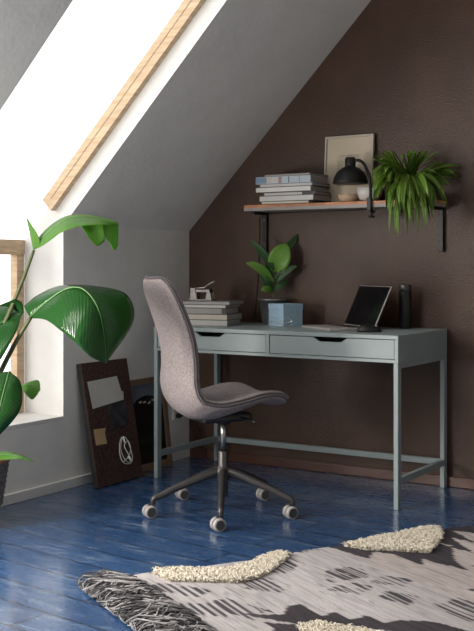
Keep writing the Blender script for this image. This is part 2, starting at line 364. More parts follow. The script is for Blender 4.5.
# ------------------------------------------------------------------ lamp, picture, bowls on shelf
lp = thing('clamp_lamp', 'black dome desk lamp clamped to the front edge of the wall shelf', 'lamp', (1.205, SY, SZ))
lx, ly = 1.068-1.205, -.145-SY
m = NB(); lathe(m, [(.088, .092), (.086, .10), (.080, .125), (.066, .15), (.045, .168), (.028, .176), (.0265, .18), (.027, .212), (.022, .222), (.0001, .224)], 40, (lx, ly, 0))
shd = obj('lamp_shade', m, blackm, lp)
m = NB(); lathe(m, [(.0865, .0925), (.0845, .10), (.078, .123), (.064, .147), (.04, .165), (.0001, .17)], 40, (lx, ly, 0)); obj('shade_lining', m, white_trim, lp)
m = NB(); tube(m, [(lx+.02, ly, .205), (lx+.055, ly-.005, .203), (lx+.09, ly-.02, .175), (lx+.12, ly-.04, .12), (lx+.133, ly-.05, .05), (lx+.135, ly-.06, .0)], .0075, 30); obj('arm', m, blackm, lp)
m = NB(); box(m, (-.011, -.012, .0), (.011, .03, .014), .003); box(m, (-.011, -.020, -.045), (.011, -.003, .014), .003); box(m, (-.011, -.02, -.056), (.011, .035, -.045), .003)
cyl(m, (0, .012, -.075), (0, .012, -.033), .006); lathe(m, [(.013, -.080), (.015, -.075), (.013, -.070)], 16, (0, .012, 0)); obj('clamp', m, blackm, lp)
pf = thing('picture_frame', 'thin cream framed sketch leaning on the brown wall at the back of the shelf', 'picture', (1.003, -.035, SZ))
pf.rotation_euler = (math.radians(-4.0), 0, 0)
m = NB(); w, h = .27, .347
for a, b in (((-w/2, 0), (w/2, .009)), ((-w/2, h-.009), (w/2, h)), ((-w/2, .009), (-w/2+.009, h-.009)), ((w/2-.009, .009), (w/2, h-.009))): box(m, (a[0], -.018, a[1]), (b[0], 0, b[1]), .001)
obj('frame', m, mat('cream_frame', (.50, .45, .38), .5), pf)
obj('print_mount', box(NB(), (-w/2+.009, -.008, .009), (w/2-.009, -.003, h-.009)), cream_mat, pf)
skm = mat('pale_sketch', (.34, .30, .22), .8, vs=26, c2=(.52, .46, .36), var=.1)
obj('sketch', box(NB(), (-.065, -.009, .09), (.065, -.008, .25)), skm, pf)
bowl = thing('bowl', 'small beige ceramic bowl on the shelf below the black lamp shade', 'bowl', (1.062, -.150, SZ))
obj('bowl_body', lathe(NB(), [(.028, 0), (.038, .004), (.050, .02), (.053, .040), (.049, .040), (.044, .02), (.0001, .008)], 32), ceramic, bowl)
gl = mat('frosted_glass', (.80, .78, .75), .25, trans=.35, var=.02)
bm = NB(); lathe(bm, [(.03, 0), (.048, .012), (.062, .035), (.066, .07), (.063, .07), (.058, .036), (.044, .016), (.0001, .006)], 32)
tag(obj('glass_bowl', bm, gl, loc=(1.155, -.112, SZ)), 'pale glass bowl behind the beige bowl and lamp on the shelf', 'bowl')

# ------------------------------------------------------------------ leaves
def patch(bm, A, B, n=28, k=6, sag=0, uvl=None, u0=0, u1=1, wav=.0):
    """surface between curve A (v=0) and curve B (v=1)"""
    a = catmull(A, n); b = catmull(B, n); rows = []
    for i in range(n+1):
        row = []
        w = (b[i]-a[i]).length
        for j in range(k+1):
            t = j/k; p = a[i].lerp(b[i], t) - FW*(math.sin(PI*t)*sag*w) + FW*(wav*math.sin(i*1.9)*t)
            row.append(bm.verts.new(p))
        rows.append(row)
    for i in range(n):
        for j in range(k):
            try: f = bm.faces.new((rows[i][j], rows[i+1][j], rows[i+1][j+1], rows[i][j+1]))
            except ValueError: continue
            f.smooth = True
            for l, (ii, jj) in zip(f.loops, ((i, j), (i+1, j), (i+1, j+1), (i, j+1))): l[uvl].uv = (u0+(u1-u0)*ii/n, jj/k)
def blade(bm, uvl, base, tip, width, arch, nrm, n=14, k=3, cup=.15, shape=1.0, side=None, droop=0):
    """a leaf from base to tip bowing along arch, width across"""
    base = Vector(base); tip = Vector(tip); c = (base+tip)/2+Vector(arch); prev = None
    for i in range(n+1):
        t = i/n; p = base*(1-t)**2+c*2*t*(1-t)+tip*t*t; d = ((c-base)*(1-t)+(tip-c)*t).normalized()
        s = d.cross(Vector(nrm)).normalized(); nn = s.cross(d)
        w = width*.5*max(.03, (math.sin(PI*min(1, t**shape))**.65)) if t < .999 else width*.02
        row = [bm.verts.new(p+s*w*j/k+nn*abs(j/k)**2*w*cup) for j in range(-k, k+1)]
        if prev:
            for j in range(2*k):
                f = bm.faces.new((prev[j], row[j], row[j+1], prev[j+1])); f.smooth = True
                vv = (abs(j-k)/k, abs(j+1-k)/k)
                for l, q in zip(f.loops, ((t-1/n, vv[0]), (t, vv[0]), (t, vv[1]), (t-1/n, vv[1]))): l[uvl].uv = q
        prev = row
def LB():
    bm = NB(); return bm, bm.loops.layers.uv.new('UVMap')

# --- big banana-like plant by the window
PB = Vector((.17, -1.80, 0)); D0 = dist(PB)
st = thing('plant_stand', 'low round wooden stand under the woven basket by the window', 'plant stand', (PB.x, PB.y, 0))
obj('stand_top', lathe(NB(), [(.10, .065), (.105, .07), (.105, .085), (.10, .09)], 32), framewood, st)
for k in range(3):
    a = k*2*PI/3+.4; obj('leg', cyl(NB(), (.075*math.cos(a), .075*math.sin(a), .001), (.07*math.cos(a), .07*math.sin(a), .065), .011, 12), framewood, st)
bp = thing('potted_banana_plant', 'tall broad leaved plant in a grey woven basket in front of the window', 'plant', (PB.x, PB.y, .09))
def L0(bm): bmesh.ops.translate(bm, verts=bm.verts, vec=-Vector(bp.location)); return bm
m = NB(); rows = 17; seg = 72
prof = []
for i in range(rows*4+1):
    t = i/(rows*4); prof.append((.122+.028*t+.0035*abs(math.sin(t*rows*PI)), .18*t))
rings = []
for i, (r, zz) in enumerate(prof):
    rings.append([m.verts.new(((r+.003*math.sin(j*PI/2+(i//4 % 2)*PI))*math.cos(2*PI*j/seg), (r+.003*math.sin(j*PI/2+(i//4 % 2)*PI))*math.sin(2*PI*j/seg), zz)) for j in range(seg)])
for A, B in zip(rings, rings[1:]):
    for j in range(seg): m.faces.new((A[j], A[(j+1) % seg], B[(j+1) % seg], B[j]))
m.faces.new(rings[0][::-1])
bk = obj('basket', m, basketm, bp)
m = NB(); tube(m, [(.152*math.cos(2*PI*j/40), .152*math.sin(2*PI*j/40), .188) for j in range(40)], .010, closed=True, seg=10); obj('rim', m, basketrim, bk)
m = NB(); lathe(m, [(.0001, .155), (.145, .155), (.145, .16), (.0001, .165)], 32); obj('soil', m, soil, bp)
tb = PB+Vector((0, 0, .25))
def stalk(pts, r0, r1):
    m = NB(); tube(m, pts, [r0, (r0+r1)/2, r1], 24, 10); return obj('stem', L0(m), stemm, bp)
stalk([tb+Vector((.02, .02, 0)), at(-14, 372, D0-.02), at(11, 309, D0), at(24, 277, D0), at(34, 250, D0)], .012, .006)
stalk([tb+Vector((.0, -.02, 0)), at(-14, 405, D0), at(1, 371, D0-.02), at(17, 340, D0-.03), at(31, 317, D0-.04)], .012, .008)
stalk([tb+Vector((-.02, .0, 0)), at(-30, 390, D0+.05), at(-5, 340, D0+.05), at(22, 313, D0+.03)], .010, .006)
stalk([tb+Vector((.03, -.03, 0)), at(-12, 420, D0-.08), at(2, 385, D0-.08), at(10, 372, D0-.10)], .009, .006)
stalk([tb+Vector((.03, .03, 0)), at(-5, 430, D0+.02), at(8, 400, D0+.02), at(21, 386, D0+.02)], .006, .004)
def big_leaf(label, mat_, patches, rib, ribm=None, rr=.003):
    bm, uvl = LB()
    for A, B, kw in patches:
        patch(bm, [at(x, y, D0+d) for x, y, d in A], [at(x, y, D0+d) for x, y, d in B], uvl=uvl, **kw)
    o = obj('leaf', L0(bm), mat_, bp); solid(o)
    m = NB(); tube(m, [at(x, y, D0+d-.003) for x, y, d in rib], [rr, rr*.8, rr*.3], 30, 8); obj('midrib', L0(m), ribm or midribm, o)
    return o
mid = [(30, 317, -.04), (46, 302, -.08), (66, 289, -.12), (83, 289, -.15), (97, 306, -.18), (104, 334, -.17), (106, 363, -.14)]
big_leaf('big', leafbig, [
 (mid, [(30, 318, -.03), (46, 320, -.12), (60, 330, -.19), (69, 337, -.22), (78, 345, -.23), (91, 357, -.20), (106, 363.5, -.14)], dict(sag=.10, n=44, k=10, wav=.0012)),
 (mid, [(24, 306, .0), (38, 295, .0), (62, 285.5, -.01), (98, 286.5, -.02), (127, 295, -.04), (133, 322, -.07), (106, 363.5, -.14)], dict(sag=.13, n=44, k=10, wav=.0012))], mid, rr=.0033)
mid = [(33.5, 249, 0), (42, 238, -.02), (55, 226, -.05), (68, 218, -.07), (82, 216.5, -.08), (100, 219.5, -.09), (117.5, 224, -.08)]
up = [(33.5, 249, 0), (40, 236, .01), (53, 223.5, .02), (67, 216, .03), (83, 214.5, .03), (101, 217, .02), (118, 222, -.03)]
big_leaf('top', leafpale, [
 (mid, [(33.5, 250, 0), (42, 246, -.06), (52, 239, -.12), (62, 232, -.16), (79, 226.5, -.18), (97, 225, -.17), (118, 226, -.08)], dict(sag=.10, n=36, k=8, wav=.002)),
 (mid, up, dict(sag=.05, k=4)),
 ([(79, 221, -.14), (88, 220, -.13), (103, 222, -.13)], [(88, 237, -.17), (97, 246, -.15), (105, 241, -.14)], dict(sag=.05)),
 ([(97, 221, -.12), (108, 221, -.11), (118.5, 223.5, -.08)], [(107, 240, -.13), (114, 250, -.12), (118, 245, -.08)], dict(sag=.05)),
 ([(33, 249, 0), (31, 238, .01), (26.5, 218, .02)], [(34, 249, -.01), (40, 241, -.04), (28, 219, .0)], dict(sag=.1))], mid, rr=.003)
mid = [(22, 313, .03), (5, 320, .0), (-20, 338, -.04), (-50, 365, -.10)]
big_leaf('left', leafbig, [
 (mid, [(22, 314, .02), (14, 336, -.06), (-12, 372, -.12), (-50, 367, -.10)], dict(sag=.1, n=30)),
 (mid, [(20, 312, .03), (4, 306, .06), (-28, 316, .05), (-50, 363, -.10)], dict(sag=.1, n=30)),
 ([(24, 313, .02), (22, 303, .0), (15, 299, -.02)], [(22, 314, .02), (8, 307, .02), (-2, 306, .02)], dict(sag=.1))], mid)
mid = [(9, 372, -.10), (4, 390, -.17), (-2, 415, -.21), (-10, 445, -.20)]
big_leaf('low', leafbig, [
 (mid, [(10, 371.5, -.10), (21, 384, -.12), (19, 412, -.17), (-10, 445, -.20)], dict(sag=.12, n=30)),
 (mid, [(6, 371.5, -.10), (-14, 380, -.12), (-28, 415, -.18), (-10, 445, -.20)], dict(sag=.12, n=30))], mid)
mid = [(21, 386, .02), (28, 385, .0), (36, 388, -.02), (38, 393, -.03)]
big_leaf('small', leafpale, [
 (mid, [(21, 386.5, .02), (25, 393, .0), (32, 399.5, -.02), (38, 394, -.03)], dict(sag=.05)),
 (mid, [(21, 385.5, .02), (29, 382, .01), (38.5, 380.5, .0), (40.5, 390, -.03)], dict(sag=.05))], mid, rr=.002)
mid = [(-12, 458, .0), (4, 455, -.05), (20, 456.5, -.08), (34, 461.5, -.08)]
big_leaf('bottom', leafpale, [
 (mid, [(-12, 459, .0), (4, 460, -.06), (20, 459, -.09), (34, 462, -.08)], dict(sag=.05)),
 (mid, [(-12, 457, .0), (4, 451.5, -.02), (20, 454.5, -.05), (34, 461, -.08)], dict(sag=.05))], mid, rr=.002)

# --- rubber plant in a zinc pot on the desk
pc = aty(273.0, 330, -.105); pc.z = .76; D1 = dist(pc)
rp = thing('potted_rubber_plant', 'small rubber plant with broad glossy leaves in a zinc pot behind the blue box', 'plant', pc)
obj('pot', lathe(NB(), [(.052, 0), (.056, .003), (.071, .122), (.076, .124), (.076, .133), (.070, .133), (.066, .115), (.0001, .110)], 40), zinc, rp)
obj('soil', lathe(NB(), [(.0001, .114), (.066, .114), (.0001, .120)], 32), soil, rp)
def LR(bm): bmesh.ops.translate(bm, verts=bm.verts, vec=-pc); return bm
m = NB(); tube(m, [pc+Vector((0, 0, .115)), at(273.5, 285, D1), at(275, 268, D1), at(280, 252, D1)], [.005, .004, .002], 14, 8); obj('stem', LR(m), stemm, rp)
RL = [  # base px, tip px, width m, bow (image right, up, toward room), material
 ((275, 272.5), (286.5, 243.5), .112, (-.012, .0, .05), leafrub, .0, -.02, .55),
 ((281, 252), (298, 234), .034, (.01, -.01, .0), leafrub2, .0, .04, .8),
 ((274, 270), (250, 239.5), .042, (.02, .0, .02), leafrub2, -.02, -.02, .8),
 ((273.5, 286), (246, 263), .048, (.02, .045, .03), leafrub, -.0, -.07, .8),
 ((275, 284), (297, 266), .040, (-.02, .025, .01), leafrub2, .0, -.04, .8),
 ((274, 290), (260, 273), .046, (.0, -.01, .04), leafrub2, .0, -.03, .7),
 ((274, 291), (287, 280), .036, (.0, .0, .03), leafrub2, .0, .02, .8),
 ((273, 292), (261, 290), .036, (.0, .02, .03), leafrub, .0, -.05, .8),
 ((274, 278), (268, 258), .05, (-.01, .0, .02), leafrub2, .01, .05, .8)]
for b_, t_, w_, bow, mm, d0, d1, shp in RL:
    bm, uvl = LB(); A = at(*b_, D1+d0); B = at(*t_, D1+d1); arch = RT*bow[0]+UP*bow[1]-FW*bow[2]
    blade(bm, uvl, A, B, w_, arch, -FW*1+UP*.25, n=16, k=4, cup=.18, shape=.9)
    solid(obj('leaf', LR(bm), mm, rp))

# --- strap-leaved plant on the shelf end
sp_ = thing('potted_strap_leaf_plant', 'bushy plant with long drooping strap leaves at the right end of the wall shelf', 'plant', (1.365, -.115, SZ))
obj('pot', lathe(NB(), [(.046, 0), (.050, .002), (.062, .09), (.062, .098), (.056, .098), (.053, .085), (.0001, .082)], 32), terra, sp_)
S0 = Vector(sp_.location); D2 = dist(S0)
TIPS = [(379, 162, -.1), (381, 159, -.16), (372, 178, -.12), (374, 186, -.2), (376, 196, -.22), (373, 202, -.24), (388, 211, -.26), (394, 221, -.24), (398, 236, -.26), (402, 219, -.24), (404, 212, -.28),
 (410, 219, -.27), (408, 214, -.22), (419, 232, -.25), (418, 224, -.28), (426, 216, -.22), (423, 209, -.28), (436, 218, -.17), (433, 204, -.22), (448, 207, -.07), (467, 206, -.03), (460, 178, -.0), (458, 181, -.04),
 (417, 149, -.05), (424, 152, -.02), (412, 153, -.12), (433, 180, -.14), (430, 160, -.05), (403, 158, -.1), (392, 154, -.04), (385, 170, -.2), (390, 182, -.27), (396, 190, -.28), (440, 196, -.12), (443, 187, -.06), (381, 190, -.1), (388, 200, -.2), (399, 205, -.3), (414, 205, -.3), (428, 200, -.26)]
bm, uvl = LB(); rnd = random.Random(3)
for rep in range(4):
    for (x, y, d) in TIPS:
        q_ = (0, 1, 1.6, 2.2)[rep]; x += rnd.uniform(-6, 6)*q_; y += rnd.uniform(-8, 2)*q_; d += rnd.uniform(-.04, .03)*q_; x = min(max(x, 373), 463); y = max(y, 151)
        B = at(x, y, D2+d)
        if B.y > -.03: B.y = -.03
        A = S0+Vector((rnd.uniform(-.035, .035), rnd.uniform(-.03, .03), .085))
        down = max(0, A.z-B.z)
        if B.z < SZ+.04: B.y = min(B.y, SY-.05)
        arch = Vector(((B.x-A.x)*.25, (B.y-A.y)*.38, .06+down*.42+rnd.uniform(0, .03)))
        if B.y > -.06: arch.y = -.03
        nr = UP*rnd.uniform(.6, 1.2)+(-FW)*.8+RT*rnd.uniform(-.9, .9)
        blade(bm, uvl, A, B, rnd.uniform(.013, .030), arch, nr, n=12, k=2, cup=.3, shape=1.25)
bmesh.ops.translate(bm, verts=bm.verts, vec=-S0)
solid(obj('foliage', bm, leafstrap, sp_), .001)

# ------------------------------------------------------------------ things on the desk
bx = thing('gift_box', 'pale blue cardboard box standing on the desk in front of the zinc pot', 'box', (.735, -.215, .76), math.radians(67))
bx.location = (.728, -.192, .76)
m = NB(); s = .061; box(m, (-s, -s, 0), (s, s, .082), .001); obj('box_base', m, boxblue, bx)
m = NB(); s = .0625; box(m, (-s, -s, .0825), (s, s, .112), .001); obj('lid', m, boxblue, bx)
gx = thing('eyeglasses', 'thin wire rimmed eyeglasses lying folded in front of the blue box', 'eyeglasses', (.795, -.365, .76), math.radians(20))
m = NB()
for cx in (-.034, .034): tube(m, [(cx+.026*math.cos(a*PI/12), .004*math.sin(a*PI/12), .026+.023*math.sin(a*PI/12)) for a in range(24)], .0011, closed=True, seg=6)
tube(m, [(-.009, 0, .032), (0, -.002, .036), (.009, 0, .032)], .0011, 6, 6); obj('rims', m, chrome, gx)
for cx, dx in ((-.06, 1), (.06, -1)):
    m = NB(); tube(m, [(cx, 0, .032), (cx*.98, .018, .031), (cx+dx*.05, .03+.006*dx, .02), (cx+dx*.115, .035+.006*dx, .006)], .001, 12, 6); obj('temple', m, chrome, gx)
lt = thing('laptop', 'open slim silver laptop with a black screen on the right of the desk', 'laptop', (1.076, -.301, .76), math.radians(-36.1))
LWd, LD = .31, .235
m = NB(); box(m, (-LWd/2, -LD/2, .001), (LWd/2, LD/2, .013), .002); lb = obj('laptop_base', m, silver, lt)
m = NB()
for r_ in range(5):
    for c_ in range(13): box(m, (-.13+c_*.0200, .01+r_*.0175, .013), (-.13+c_*.0200+.0175, .025+r_*.0175, .0138))
obj('keyboard', m, black, lb)
obj('trackpad', box(NB(), (-.05, -.09, .013), (.05, -.015, .0134)), greyedge, lb)
tilt = Matrix.Translation((0, LD/2-.002, .012)) @ Matrix.Rotation(math.radians(-25), 4, 'X')
m = NB(); box(m, (-LWd/2, 0, 0), (LWd/2, .006, .214), .0015, M=tilt); lid = obj('laptop_lid', m, silver, lt)
m = NB(); box(m, (-LWd/2+.003, -.0012, .004), (LWd/2-.004, -.0001, .210), M=tilt); obj('screen', m, screenm, lid)
ms = thing('computer_mouse', 'black wireless mouse on the desk beside the laptop', 'mouse', (1.302, -.425, .76), math.radians(-60))
m = NB(); bmesh.ops.create_uvsphere(m, u_segments=24, v_segments=16, radius=1)
for v in m.verts: v.co = Vector((v.co.x*.033, v.co.y*.057, max(0, v.co.z)*.034*(1-.25*v.co.y)+.001))
for f in m.faces: f.smooth = True
obj('mouse_body', m, blackm, ms); obj('scroll_wheel', cyl(NB(), (-.003, .03, .026), (.003, .03, .026), .006, 12), chrome, ms)
tf = thing('thermos_bottle', 'tall slim black vacuum flask standing on the desk right of the laptop', 'bottle', (1.335, -.088, .76))
obj('bottle_body', lathe(NB(), [(.029, 0), (.0305, .003), (.0305, .175), (.029, .178)], 36), blackm, tf)
obj('cap', lathe(NB(), [(.029, .178), (.0305, .180), (.0305, .210), (.028, .214), (.0001, .2145)], 36), metal_dk, tf)
m = NB(); q = Vector((1.262, -.17, .762)); tube(m, [q+Vector((0, .09, 0)), q+Vector((.03, .07, .0)), q+Vector((.045, .06, .022)), q+Vector((.03, .06, .042)), q+Vector((.012, .06, .03)), q+Vector((.01, .05, .002)), q+Vector((.02, .03, 0))], .0016, 30, 6)
tag(obj('charging_cable', m, black), 'short looped black cable on the desk between laptop and flask', 'cable')

# ------------------------------------------------------------------ office chair
ch = thing('office_chair', 'grey felt office chair with high back on a dark five star base with casters', 'chair', (.898, -1.035, 0), math.atan2(.86, .51)-PI/2)
th0 = ch.rotation_euler[2]
# star base
ph = math.radians(13)
m = NB(); lathe(m, [(.018, .07), (.02, .072), (.022, .14), (.036, .155), (.036, .185), (.026, .20), (.0215, .205), (.0215, .265), (.019, .268)], 28); obj('hub', m, metal_dk, ch)
obj('gas_column', lathe(NB(), [(.0125, .262), (.0125, .41)], 24), chrome, ch)
for i in range(5):
    a = ph+i*2*PI/5-th0; d = Vector((math.cos(a), math.sin(a), 0)); R = .312
    m = NB(); tube(m, [d*.015+UP*.178, d*.06+UP*.170, d*.14+UP*.143, d*.22+UP*.115, d*(R-.035)+UP*.090, d*(R-.008)+UP*.080, d*R+UP*.056], [.020, .019, .017, .015, .014, .013, .010], 26, 12, flat=1.05)
    lg = obj('base_leg', m, metal_dk, ch)
    ca = a+random.uniform(-.3, .3)*0+(PI/2 - a) * 0; tr = 1.0+PI-th0   # all casters trail alike
    f = Vector((math.cos(tr), math.sin(tr), 0)); s_ = Vector((-math.sin(tr), math.cos(tr), 0)); c = d*R+f*.012+UP*.0275
    m = NB()
    for sgn in (-1, 1):
        R_ = Matrix.Translation(c+s_*sgn*.015) @ s_.to_track_quat('Z', 'Y').to_matrix().to_4x4()
        lathe(m, [(.0195, -.0095), (.024, -.0095), (.027, -.006), (.027, .006), (.024, .0095), (.0195, .0095)], 24, M=R_)
    w_ = obj('caster_wheel', m, tyre, lg)
    m = NB()
    R_ = Matrix.Translation(c) @ s_.to_track_quat('Z', 'Y').to_matrix().to_4x4()
    lathe(m, [(.0185, -.0262), (.0198, -.0250), (.0198, .0250), (.0185, .0262)], 20, M=R_)
    cyl(m, d*R+UP*.03, d*R+UP*.062, .008, 12); box(m, c+Vector((-.006, -.006, .005)), c+Vector((.006, .006, .034)), .003)
    obj('caster_hub', m, metal_dk, lg)
# shell and cushion share one swept profile (local y = facing, z up)
PR = [(-.330, 1.012), (-.304, .945), (-.270, .86), (-.240, .775), (-.224, .70), (-.222, .63), (-.224, .57), (-.206, .512), (-.160, .474), (-.09, .464), (0, .474), (.09, .492), (.155, .494), (.195, .482), (.212, .466)]
HW = [.116, .146, .158, .162, .162, .166, .174, .182, .190, .198, .202, .202, .196, .182, .160]
def smooth(vals, n):
    return [v.x for v in catmull([Vector((v, 0, 0)) for v in vals], n)]
NS = 70
pc_ = catmull([Vector((0, a, z_)) for a, z_ in PR], NS); hw = smooth(HW, NS)
def frame_at(i):
    t = (pc_[min(i+1, NS)]-pc_[max(i-1, 0)]).normalized(); n = Vector((0, -t.z, t.y))   # n: towards the sitter
    return t, n*(1 if n.y+n.z > 0 else -1)
def bowl_(x, w, i):
    t = i/NS; k = .10 if t < .55 else .13; return k*(x/w)**2*w
def slab(off, thick, grow, extra=None, seg=40):
    bm = NB(); rings = []
    for i in range(NS+1):
        t, n = frame_at(i); e = min(1, math.sqrt(min(i+.35, NS-i+.35)/3.2)) if min(i, NS-i) < 3 else 1
        k4 = min(i, NS-i); w = (hw[i]+grow)*(.66+.34*math.sqrt(1-((4-min(k4, 4))/4.1)**2)); th_ = thick*(.25+.75*e); ring = []
        for j in range(seg):
            a = 2*PI*j/seg; ca, sa = math.cos(a), math.sin(a)
            x = w*math.copysign(abs(ca)**.42, ca); q = math.copysign(abs(sa)**.75, sa)*th_/2+off
            if extra and sa < 0: q -= extra(i/NS)*max(0, 1-(x/w)**2)**.8
            ring.append(bm.verts.new(pc_[i]+Vector((x, 0, 0))+n*(q+bowl_(x, w, i))))
        rings.append(ring)
    for A, B in zip(rings, rings[1:]):
        for j in range(seg): f = bm.faces.new((A[j], A[(j+1) % seg], B[(j+1) % seg], B[j])); f.smooth = True
    bm.faces.new(rings[0]); bm.faces.new(rings[-1][::-1])
    return bm
def hump(t):
    return .004*math.exp(-((t-.25)/.2)**2)+.034*math.exp(-((t-.60)/.11)**2)+.012*math.exp(-((t-.75)/.1)**2)
obj('shell', slab(-.010, .020, .003, hump), felt, ch)
obj('cushion', slab(.012, .028, -.003), felt_shade, ch)
m = NB(); loop = []
for i in range(0, NS+1):
    t, n = frame_at(i); w = hw[i]+.002; k4 = min(i, NS-i); e = .66+.34*math.sqrt(1-((4-min(k4, 4))/4.1)**2)
    loop.append(pc_[i]+Vector((w*e, 0, 0))+n*(-.001+bowl_(w, w, i)))
L2 = [Vector((-p.x, p.y, p.z)) for p in loop][::-1]
def endarc(p, q, i):
    t, n = frame_at(i); s = -1 if i == 0 else 1; out = []
    for k in range(1, 12):
        f = k/12; x = p.x+(q.x-p.x)*f; base = pc_[i]+n*(-.001+bowl_(x, hw[i], i))+Vector((x, 0, 0)); out.append(base+t*s*.004)
    return out
loop = loop+endarc(loop[-1], L2[0], NS)+L2+endarc(L2[-1], loop[0], 0)
tube(m, loop, .0055, closed=True, seg=8); obj('edge_shade', m, edge_shade, ch)
m = NB(); box(m, (-.085, -.13, .400), (.085, .10, .436), .012); lathe(m, [(.03, .385), (.035, .405)], 20)
tube(m, [(.05, .04, .42), (.12, .05, .415), (.20, .05, .412)], .005, 6, 8); obj('tilt_mechanism', m, black, ch)

# ------------------------------------------------------------------ pinboard, framed picture, socket, cords
pb = thing('pinboard', 'dark brown felt pinboard leaning on the grey wall beside the desk', 'pinboard', (.108, -.778, 0))
lean = math.atan2(.108, .59)
pb.rotation_euler = (0, -lean, 0)         # local x is the way it faces, z along its height
PH, PWd = .598, .355
obj('board_core', box(NB(), (.0, -PWd/2, 0), (.026, PWd/2, PH), .002), boardedge, pb)
obj('felt_face', box(NB(), (.026, -PWd/2, 0), (.031, PWd/2, PH), .001), board, pb)
def px_board(px, py):
    o = CAM; r = FW*FPX+RT*(px-237)+UP*(-(py-264.416)); Mi = Matrix.Rotation(lean, 4, 'Y') @ Matrix.Translation(-Vector(pb.location))
    a = Mi @ o; b = Mi @ (o+r); t = (.0312-a.x)/(b.x-a.x); p = a.lerp(b, t); return (p.y, p.z)
def sheet(pts, m_, name, label=None, cat=None, x=.0315):
    # flat thing pinned on the board
    q = [px_board(*p) for p in pts]; cy = sum(a for a, b in q)/len(q); cz = sum(b for a, b in q)/len(q)
    bm = NB(); prism(bm, [(a-cy, b-cz) for a, b in q], 0, .0008, 'x')
    o = obj(name, bm, m_); Mw = Matrix.Translation(pb.location) @ Matrix.Rotation(-lean, 4, 'Y')
    o.matrix_world = Mw @ Matrix.Translation((x, cy, cz)); tag(o, label, cat); return o
sheet([(87, 382), (116.5, 376), (121, 391), (123, 391.5), (123.5, 399.5), (92.5, 409)], paper, 'paper_sheet', 'large pale grey sheet of paper pinned high on the brown pinboard', 'paper', .0325)
sheet([(107.5, 404), (125, 399), (127.5, 424), (112, 428.5)], photo, 'photo_print', 'dark glossy photo print partly under the grey paper on the pinboard', 'photo')
sheet([(93.5, 429.5), (105.5, 428), (104.8, 433), (107, 443.5), (96, 445.5)], kraft, 'paper_note', 'small tan paper note pinned low left on the brown pinboard', 'note')
m = NB(); Mw = Matrix.Translation(pb.location) @ Matrix.Rotation(-lean, 4, 'Y')
def bpt(px, py, h): y_, z_ = px_board(px, py); return Mw @ Vector((.034+h, y_, z_))
tube(m, [bpt(*p) for p in [(121, 437, 0), (119, 446, 0), (120, 458, .002), (124, 463.5, .003), (130, 463, .003), (132, 457, 0), (129, 446, .001), (125, 438, .002), (122, 438, 0), (120.5, 450, 0), (125, 461, .004), (131, 461, .004), (127, 454, .005), (123, 446, .006), (127, 441, .004), (129.5, 449, .005), (127, 457, .004), (122, 462, .006)]], .0021, 110, 6)
cb = tag(obj('earphone_cable', m, whitep), 'coiled white earphone cable hanging on the lower right of the pinboard', 'cable')
m = NB(); tube(m, [bpt(122, 437, .006), bpt(123.5, 443, .006)], .004, 4, 8); obj('earpiece', m, whitep, cb)
obj('earpiece', tube(NB(), [bpt(127, 457, .008), bpt(130, 461, .008)], .006, 4, 8), whitep, cb)

mf = thing('framed_poster', 'oak framed dark poster leaning on the wall between pinboard and desk leg', 'picture', (.052, -.420, 0))
lean2 = math.atan2(.050, .46); mf.rotation_euler = (0, -lean2, 0)
h, w = .475, .335
m = NB()
for a, b in (((-w/2, 0), (w/2, .035)), ((-w/2, h-.03), (w/2, h)), ((-w/2, .035), (-w/2+.03, h-.03)), ((w/2-.03, .035), (w/2, h-.03))): box(m, (0, a[0], a[1]), (.018, b[0], b[1]), .001)
obj('frame', m, framewood, mf)
obj('poster', box(NB(), (.004, -w/2+.03, .035), (.008, w/2-.03, h-.03)), mat('poster_blue_grey', (.16, .19, .24), .25, var=.15, vs=3), mf)
m = NB(); pts = [(-.135, .036)]+[(.135*math.cos(PI-a*PI/24), .31+.075*math.sin(PI-a*PI/24)) for a in range(25)]+[(.135, .036)]
prism(m, pts, .008, .0085, 'x'); obj('poster_motif', m, mat('poster_black', (.008, .008, .009), .25), mf)
m = NB()
for y_, z_, a in ((-.02, .352, .0), (.02, .346, .3), (.055, .356, -.2), (.09, .349, .1), (-.055, .355, .1)): box(m, (.0085, y_-.012, z_-.005), (.009, y_+.012, z_+.005), rot=Matrix.Rotation(a, 3, 'X'))
obj('poster_marks', m, paper, mf)

so = thing('wall_socket', 'white double wall socket low on the grey wall behind the desk', 'socket', (0, -.135, .265))
obj('socket_plate', box(NB(), (0, -.027, -.042), (.010, .027, .042), .003), whitep, so)
m = NB()
for z_ in (.021, -.021): lathe(m, [(.017, 0), (.017, .004), (.0145, .004), (.0145, .001), (.0001, .001)], 20, M=Matrix.Translation((.010, 0, z_)) @ Matrix.Rotation(PI/2, 4, 'Y'))
obj('socket_insert', m, mat('off_white_plastic', (.55, .55, .53), .4), so)
pc2 = thing('power_cord', 'black power cord plugged into the white wall socket', 'cord', (.012, -.135, .244))
obj('plug', (lambda b: (lathe(b, [(.013, .002), (.015, .006), (.013, .022), (.006, .034)], 16, M=Matrix.Rotation(PI/2, 4, 'Y')), b)[1])(NB()), black, pc2)
m = NB(); tube(m, [(.03, 0, 0), (.05, .02, .002), (.075, .05, -.02), (.09, .085, -.08), (.10, .105, -.16), (.12, .11, -.225)], .0032, 30, 8); obj('cable', m, black, pc2)
m = NB(); tube(m, [(1.19, SY+.05, SZ-.036), (1.0, -.06, SZ-.034), (.6, -.02, SZ-.036), (.47, -.008, SZ-.05), (.462, -.005, 1.25), (.452, -.005, 1.0), (.43, -.005, .8), (.42, -.005, .775)], .0026, 90, 6)
tag(obj('lamp_cord', m, black), 'thin black lamp cord running under the shelf and down the brown wall', 'cord')

